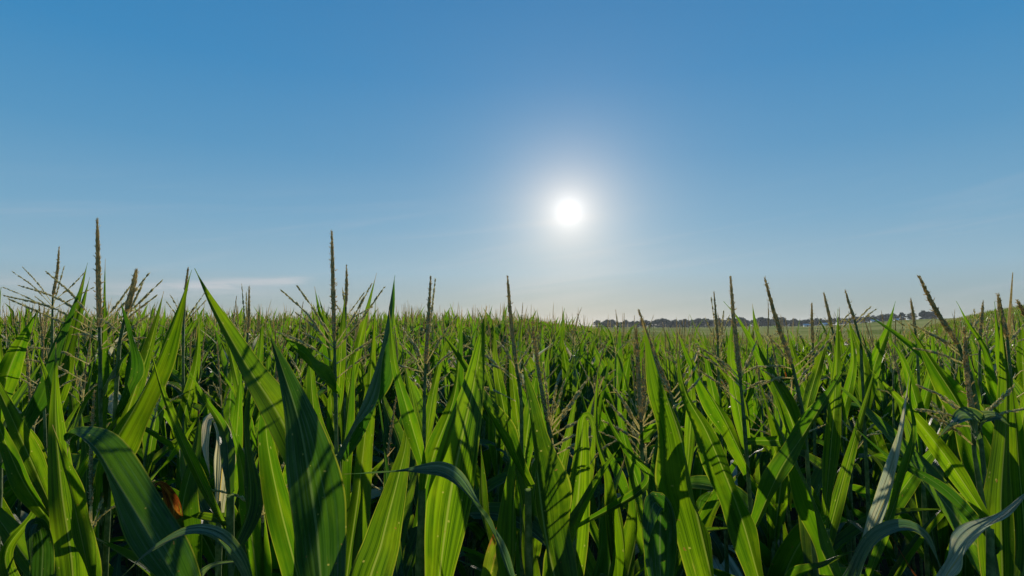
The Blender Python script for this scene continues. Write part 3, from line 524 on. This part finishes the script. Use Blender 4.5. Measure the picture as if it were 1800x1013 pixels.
for hi, (label, d, spx, spike, brs, leaves) in enumerate(HERO):
    g = np.random.default_rng(100 + hi)
    P0 = at(*spx[0], d); P1 = at(*spx[1], d); low = P1 + unit(P1 - P0) * .25; low[1] = d
    gx0 = low[0] + (low[0] - P1[0]) * .4; gz0 = float(ground_z(gx0, d))
    root = bpy.data.objects.new('corn_plant', None); COL.objects.link(root); root.location = (gx0, d, gz0); off = np.array([gx0, d, gz0]); root.empty_display_size = .1
    tag(root, label, 'corn plant', GROUP)
    path = [np.array([gx0, d, gz0]), np.array([low[0] * .6 + gx0 * .4, d, low[2] * .5]), low, P1, P0]
    if spike: path.append(at(spike[0], spike[1], d))
    link('stalk', stalk_mesh([p - off for p in path], .012, .0030 if spike else .006, 34, 8).mesh('stalk', ['stalk']), root)
    for (wpx, tw, fold, mt, cp) in leaves:
        dd = d + cp[0][2]; pp = [at(x, y, d + o) for x, y, o in cp]
        # the blade starts on the stalk, below or at its first traced point
        b = pp[0]; t = (b[2] - .02 - low[2]) / (P1[2] - low[2] + 1e-6)
        q = low + (P1 - low) * np.clip(t - .35, -.6, 4) if t < 1 else P1 + (P0 - P1) * min(1, (b[2] - P1[2]) / (P0[2] - P1[2] + 1e-6))
        q = np.array([q[0], d, min(q[2], b[2] - .01)])
        if np.linalg.norm(q - b) > .035: pp = [q] + pp
        C = np.array(pp); view = unit(np.array([0, 0, CAMZ]) - C.mean(0)); aim = None
        if tw[0] == 'S':        # the turn that lets the sun strike the blade this squarely
            Tm = unit(C[-1] - C[1]); Wm = unit(np.cross(Tm, view)); Nm = unit(np.cross(Wm, Tm)); aim = tw[1]
            ph = np.linspace(-1.2, 1.2, 61); q_ = [abs(abs((Nm * math.cos(p) - Wm * math.sin(p)) @ sd) - aim) + .05 * abs(p) for p in ph]
            p = float(ph[int(np.argmin(q_))]); tw = (p * .7, p, p, p * .8); fold = max(fold, .30 if aim > .3 else .2)
        wm = wpx * d / FPX * .86 / max(.42, math.cos(abs(np.mean(tw)) * .95))
        mb = MB(); sgn = 1 if g.random() < .5 else -1
        if aim is not None: sgn = 1
        elif abs(np.mean(tw)) > .4:      # strongly turned blades show their upper face
            Tm = unit(C[-1] - C[0]) if len(C) < 5 else unit(C[-2] - C[1]); Wm = unit(np.cross(Tm, view)); sgn = -1 if Wm[2] > 0 else 1
        blade(mb, [p - off for p in pp], min(wm, .125), view, [sgn * v for v in tw], fold, 48, 37 if mt in ('blue', 'pale', 'painted_sheen') else 11, {'pale': .010, 'decay': .016}.get(mt, .008), .6, g, 0, .36 if len(cp) > 3 else .40, pleat={'blue': .00035, 'pale': .0010, 'painted_sheen': .0006, 'leaf': 0}.get(mt, 0))
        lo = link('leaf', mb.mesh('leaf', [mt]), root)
        if mt == 'decay': lo['label'] = 'torn yellow leaf rotting to orange and brown'
        elif mt == 'pale': lo['label'] = 'withered grey dry leaf'
        elif mt == 'painted_sheen': lo['label'] = 'arching leaf with painted stripes of grey sheen'
        elif mt == 'blue' and wpx > 50: lo['label'] = 'broad dark blue green leaf'
    if spike:
        bx, by, tx_, ty_, tk = spike; b = at(bx, by, d); tp = at(tx_, ty_, d + g.normal(0, .01)); ms = at((bx + tx_) / 2 + (tx_ - bx) * .06 + g.normal(0, .6), (by + ty_) / 2, d)
        mb = MB(); tube(mb, curve([P0 - off, (P0 + b) / 2 - off, b - off], 6), .0032, 6); ta = link('tassel', mb.mesh('tassel', ['stalk']), root)
        link('spike', spike_mesh([b - off, ms - off, tp - off], (1.25 if d < 1.6 else .68) * tk * d / FPX, g, 1.0 if d < 1.6 else .6).mesh('spike', ['spike']), ta)
        for x0, y0, x1, y1, sag in brs:
            L = math.hypot(x1 - x0, y1 - y0) * d / FPX; dd = g.uniform(-.45, .45) * L; a = at(x0, y0, d); e = at(x1, y1, d + dd); m_ = at((x0 + x1) / 2, (y0 + y1) / 2 + sag, d + dd * .55)
            mb = MB(); branch_mesh(mb, [a - off, m_ - off, e - off], g, 1.0 if d < 1.6 else .9, 1.0 if d < 1.6 else .6); link('branch', mb.mesh('branch', ['branch']), ta)


# ------------------------------------------------------------------ rows of corn behind
var0 = [plant_objects(gen_plant(rng, 0), 'a') for _ in range(9)]
var1 = [plant_objects(gen_plant(rng, 1), 'b') for _ in range(12)]
ROT = R(17); cs, sn = math.cos(ROT), math.sin(ROT)
pts = []
for rrow in np.arange(-110, 150) * .74:
    k = np.arange(-140, 140, .17); xx = k + rng.normal(0, .035, len(k)); yy = rrow + rng.normal(0, .05, len(k))
    pts.append(np.stack([xx * cs - yy * sn, xx * sn + yy * cs], 1))
pts = np.concatenate(pts); X, Y = pts[:, 0], pts[:, 1]; az = np.degrees(np.arctan2(X, Y)); r = np.hypot(X, Y)
edge_mid = ss(7, 13, az) * (1 - ss(33, 38, az))
rmax = 62 - 26 * edge_mid + 30 * ss(34, 38, az)
keep = (Y > NEAR_Y) & (np.abs(X) < Y * 1.02 + 2.2) & (r < rmax) & (rng.random(len(X)) < np.where(r > 30, .62, .93))
X, Y, az, r = X[keep], Y[keep], az[keep], r[keep]
order = np.argsort(Y); X, Y, az, r = X[order], Y[order], az[order], r[order]
Zg = ground_z(X, Y)
px = 900 + FPX * X / Y
infr = (px > -60) & (px < 1860)
gap = (rng.random(len(X)) < np.where(Y < 1.62, .35, .08)) & (Y < 4)
ind = np.where(infr & ~gap)[0][:300 - len(HERO)]
LAND = [(70, 'at the left border'), (140, 'behind the far left bushy tassel'), (215, 'behind the tallest left tassel'), (300, 'right of the tallest left tassel'), (370, 'behind the crossed leaf tips'),
        (430, 'right of the crossed leaf tips'), (500, 'behind the broadest dark leaf'), (560, 'left of the tall straight tassel'), (620, 'behind the tall straight tassel'), (700, 'right of the tall straight tassel'),
        (760, 'behind the twin slim spikes'), (820, 'right of the twin slim spikes'), (880, 'left of the tassel nearest the sun'), (940, 'behind the tassel nearest the sun'), (1010, 'directly below the sun'),
        (1080, 'just right of the sun'), (1140, 'behind the short thick tassel'), (1200, 'behind the left leaning tassel'), (1260, 'left of the upright tree line tassel'), (1320, 'behind the upright tree line tassel'),
        (1390, 'behind the slanting tree line tassel'), (1440, 'right of the slanting tree line tassel'), (1510, 'behind the bright crossing leaf'), (1570, 'below the farm buildings'), (1640, 'below the last tree clump'),
        (1700, 'behind the long tilted tassel'), (1760, 'right of the long tilted tassel'), (9999, 'at the right border')]
used = {}
for c, q in enumerate(ind):
    V = (var0 if Y[q] < 3.0 else var1); vi = int(rng.integers(len(V))); k = rng.uniform(.95, 1.03) if Y[q] > 2.9 else (rng.uniform(.91, .985) if Y[q] > 1.62 else rng.uniform(.86, .93)); ly = rng.normal(0, .05)
    o = place(V[vi], X[q], Y[q], Zg[q], rng.uniform(0, 6.28), SCL * k, (rng.normal(0, .03), ly))
    hs = 'low' if k < .93 else 'short' if k < .977 else ('tall' if k > 1.004 else 'middling'); ls = 'leaning left' if ly < -.025 else ('leaning right' if ly > .025 else 'standing straight')
    band = 'close' if Y[q] < 3.0 else ('some rows' if Y[q] < 4.4 else 'many rows')
    tag(o, '%s corn plant %s, %s back, %s' % (hs, ls, band, next(t for lim, t in LAND if px[q] < lim)), 'corn plant', GROUP)
rest = np.ones(len(X), bool); rest[ind] = False; rest &= ~(gap & infr)
# the rest of the field: one object, plants set on points
vcol = bpy.data.collections.new('corn_variants')
NV = 9
for k in range(NV + 7):
    ps = gen_plant(rng, 2 if k < NV else 3); mats = ['stalk', 'leaf', 'branch', 'spike', 'blue', 'pale', 'decay']; mb = MB()
    for nm, b, pa, mt in ps:
        for v_, f_, u_ in zip(b.V, b.F, b.UV): mb.V.append(v_); mb.UV.append(u_)
        for f_ in b.F: mb.F.append(f_ + mb.n); mb.MI.append(np.full(len(f_), mats.index(mt[0])))
        mb.n += b.n
    o = bpy.data.objects.new('v%02d' % k, mb.mesh('corn_far', mats)); vcol.objects.link(o)
n = int(rest.sum()); me = bpy.data.meshes.new('corn_field'); me.vertices.add(n)
me.vertices.foreach_set('co', np.stack([X[rest], Y[rest], Zg[rest]], 1).ravel())
rr = np.stack([rng.normal(0, .03, n), rng.normal(0, .03, n), rng.uniform(0, 6.28, n)], 1)
a = me.attributes.new('prot', 'FLOAT_VECTOR', 'POINT'); a.data.foreach_set('vector', rr.ravel())
sc = SCL * rng.uniform(.90, 1.055, n); a = me.attributes.new('pscl', 'FLOAT', 'POINT'); a.data.foreach_set('value', sc)
idx = np.where(r[rest] < 22, rng.integers(0, NV, n), NV + rng.integers(0, 7, n)); a = me.attributes.new('pidx', 'INT', 'POINT'); a.data.foreach_set('value', idx.astype(np.int32))
fo = link('corn_field', me); tag(fo, 'mass of corn plants filling the field back to its crest', 'corn field', kind='stuff')
ng = bpy.data.node_groups.new('corn_scatter', 'GeometryNodeTree')
ng.interface.new_socket('Geometry', in_out='INPUT', socket_type='NodeSocketGeometry'); ng.interface.new_socket('Geometry', in_out='OUTPUT', socket_type='NodeSocketGeometry')
gi = ng.nodes.new('NodeGroupInput'); go = ng.nodes.new('NodeGroupOutput'); iop = ng.nodes.new('GeometryNodeInstanceOnPoints'); ci = ng.nodes.new('GeometryNodeCollectionInfo')
ci.inputs[0].default_value = vcol; ci.inputs['Separate Children'].default_value = True; ci.inputs['Reset Children'].default_value = True
def attr(nm, typ):
    a = ng.nodes.new('GeometryNodeInputNamedAttribute'); a.data_type = typ; a.inputs[0].default_value = nm; return a.outputs['Attribute']
m2p = ng.nodes.new('GeometryNodeMeshToPoints')
ng.links.new(gi.outputs[0], m2p.inputs['Mesh']); ng.links.new(m2p.outputs[0], iop.inputs['Points']); ng.links.new(ci.outputs[0], iop.inputs['Instance'])
iop.inputs['Pick Instance'].default_value = True
ng.links.new(attr('pidx', 'INT'), iop.inputs['Instance Index'])
e2r = ng.nodes.new('FunctionNodeEulerToRotation'); ng.links.new(attr('prot', 'FLOAT_VECTOR'), e2r.inputs[0]); ng.links.new(e2r.outputs[0], iop.inputs['Rotation'])
cx = ng.nodes.new('ShaderNodeCombineXYZ'); cx.inputs[0].default_value = 1; cx.inputs[1].default_value = 1; ng.links.new(attr('pscl', 'FLOAT'), cx.inputs[2]); ng.links.new(cx.outputs[0], iop.inputs['Scale'])
ng.links.new(iop.outputs[0], go.inputs[0])
fo.modifiers.new('scatter', 'NODES').node_group = ng
print('heroes', len(HERO), 'individuals', len(ind), 'to depth', Y[ind].max(), 'stuff', n)

# ------------------------------------------------------------------ far trees and farm buildings
def tree_meshes(g, h, wd, shape):
    tr = MB(); tube(tr, curve([(0, 0, -.3), (g.normal(0, .1), 0, h * .35), (g.normal(0, .2), g.normal(0, .2), h * .75)], 7), np.linspace(h * .028, h * .008, 7), 6)
    cl = []
    for k in range(7):
        a = g.uniform(0, 6.28); z0 = h * g.uniform(.28, .6); e = np.array([math.cos(a) * wd * .33, math.sin(a) * wd * .33, z0 + h * .18]); tube(tr, curve([(0, 0, z0), e * [.5, .5, 1] - [0, 0, h * .07], e], 4), [h * .010, h * .007, h * .004, h * .002], 4); cl.append(e)
    for k in range(22):
        a = g.uniform(0, 6.28); t = g.random(); z = h * (.14 + .78 * t); rr_ = wd * .5 * (math.sin(math.pi * (.16 + .8 * t)) ** .7 if shape == 0 else (1.05 - t)) * g.uniform(.2, .95); cl.append(np.array([math.cos(a) * rr_, math.sin(a) * rr_, z]))
    cl.append(np.array([g.normal(0, .2), 0, h * .93])); cl = np.array(cl); n = 2600
    c = cl[g.integers(0, len(cl), n)]; v = unit(g.normal(0, 1, (n, 3))); C = c + v * (wd * g.uniform(.13, .24, n) * g.random(n) ** .33)[:, None] * [1, 1, .75]
    C[:, 2] = np.maximum(C[:, 2], h * .10)
    s = g.uniform(.16, .40, n)[:, None]; A = unit(g.normal(0, 1, (n, 3))) * s; B = unit(np.cross(A, g.normal(0, 1, (n, 3)))) * s * .7
    V = np.stack([C - A, C - B, C + A, C + B], 1).reshape(-1, 3); cr = MB().add(V, np.arange(4 * n).reshape(-1, 4))
    return tr.mesh('trunk', ['bark'], True), cr.mesh('crown', ['crown'], False)
TV = [tree_meshes(rng, 8.0, w_, s_) for w_, s_ in ((5.5, 0), (6.5, 0), (4.5, 0), (7.5, 0), (3.8, 1), (6.0, 0))]
def put_tree(pxx, dist, hpx, v, wide, label):
    x = (pxx - 900) / FPX * dist; z = float(ground_z(x, dist)); root = bpy.data.objects.new('tree', None); COL.objects.link(root)
    s = hpx * dist / FPX / 8.0; root.location = (x, dist, z); root.scale = (s * wide, s * wide, s); root.rotation_euler[2] = rng.uniform(0, 6.28)
    link('trunk', TV[v][0], root); link('crown', TV[v][1], root); tag(root, label, 'tree', 'trees of the far tree line')
tx = 1040
while tx < 1566:
    dn = 5.2 if tx > 1190 else 6.6
    tx += rng.uniform(.6, 1.4) * dn
    sec = next(t for lim, t in [(1130, 'loose dark tree at the left end of the distant tree line'), (1200, 'dark tree in the gappy left stretch of the distant tree line'),
        (1290, 'dark tree in the dense stretch of tree line behind the upright tassel'), (1360, 'dark tree in the tree line between upright and slanting tassels'),
        (1450, 'dark tree in the low tree line right of the slanting tassel'), (1700, 'dark tree at the right end of the long distant tree line')] if tx < lim)
    hp = rng.uniform(11, 17) * (1.0 if tx > 1150 else .85) * (.86 if tx > 1380 else 1); wd_ = rng.uniform(1.25, 1.9)
    put_tree(tx, rng.uniform(440, 475), hp, int(rng.integers(0, 6)), wd_, ('tall ' if hp > 14.5 else 'low ' if hp < 12 else 'mid sized ') + ('broad ' if wd_ > 1.58 else 'slim ') + sec)
for tx, hp, wd_, lb in [(1584, 15, 1.3, 'left tree of the separate pair of dark trees beside the tree line'), (1601, 14, 1.4, 'right tree of the separate pair of dark trees beside the tree line'),
                        (1622, 17, 1.3, 'leftmost dark tree of the last clump before the rising field'), (1632, 15, 1.5, 'middle dark tree of the last clump before the rising field'), (1642, 16, 1.3, 'rightmost dark tree of the last clump before the rising field')]:
    put_tree(tx, 440, hp, 1 if wd_ > 1.35 else 0, wd_, lb)
def barn(pxx, dist, Wd, D, Hh, label):
    x = (pxx - 900) / FPX * dist; z = float(ground_z(x, dist)); root = bpy.data.objects.new('farm_building', None); COL.objects.link(root); root.location = (x, dist, z); root.rotation_euler[2] = R(-20)
    a, b, h, t = Wd / 2, D / 2, Hh, Hh * 1.45
    V = [(-a, -b, -.5), (a, -b, -.5), (a, b, -.5), (-a, b, -.5), (-a, -b, h), (a, -b, h), (a, b, h), (-a, b, h), (-a, 0, t), (a, 0, t)]
    mb = MB(); mb.add(V, [(0, 1, 5, 4), (2, 3, 7, 6)]); mb.add(V, [(1, 2, 6), (3, 0, 4), (6, 9, 5), (4, 8, 7)]); mb.add(V, [(1, 6, 5), (3, 4, 7)]); link('wall', mb.mesh('wall', ['white'], False), root)
    o_, q = .4, .22
    V = [(-a - o_, -b - o_, h - .1), (a + o_, -b - o_, h - .1), (a + o_, 0, t + q), (-a - o_, 0, t + q), (-a - o_, b + o_, h - .1), (a + o_, b + o_, h - .1)]; V2 = [(x_, y_, z_ - .15) for x_, y_, z_ in V]
    mb = MB().add(V + V2, [(0, 1, 2, 3), (3, 2, 5, 4), (6, 9, 8, 7), (9, 10, 11, 8), (0, 6, 7, 1), (4, 5, 11, 10)]); link('roof', mb.mesh('roof', ['roof'], False), root)
    mb = MB().add([(-.6, -b - .05, 0), (.6, -b - .05, 0), (.6, -b - .05, h * .75), (-.6, -b - .05, h * .75)], [(0, 1, 2, 3)]); link('door', mb.mesh('door', ['door'], False), root)
    tag(root, label, 'farm building', 'farm buildings by the tree line')
barn(1418, 425, 5, 4, 1.2, 'pale farm building below the low tree line, leftmost of the white buildings')
barn(1452, 425, 5, 4, 1.3, 'white farm building below the tree line between two tassels')
barn(1536, 425, 4.5, 3, 1.3, 'small white farm building at the right end of the tree line')
barn(1574, 430, 2.5, 3, 1.3, 'tiny white shed in the gap between tree line and pair of trees')

# ------------------------------------------------------------------ the air over the fields
hm = bpy.data.materials.new('haze_air'); hm.use_nodes = True; ht = NT(hm.node_tree); ht.n.clear()
ho = ht.node('ShaderNodeOutputMaterial'); hv = ht.node('ShaderNodeVolumePrincipled'); hv.inputs['Color'].default_value = (.80, .88, 1.0, 1)
hv.inputs['Density'].default_value = HAZE_DENSITY; hv.inputs['Anisotropy'].default_value = 0.3; ht.l.new(hv.outputs[0], ho.inputs['Volume'])
M['haze'] = hm
a, z0, z1 = 1600.0, -2.6, 22.0
V = [(-a, -a, z0), (a, -a, z0), (a, a, z0), (-a, a, z0), (-a, -a, z1), (a, -a, z1), (a, a, z1), (-a, a, z1)]
hz = link('haze', MB().add(V, [(0, 3, 2, 1), (4, 5, 6, 7), (0, 1, 5, 4), (1, 2, 6, 5), (2, 3, 7, 6), (3, 0, 4, 7)]).mesh('haze', ['haze'], False))
tag(hz, 'thin blue haze in the air over the fields', kind='stuff')
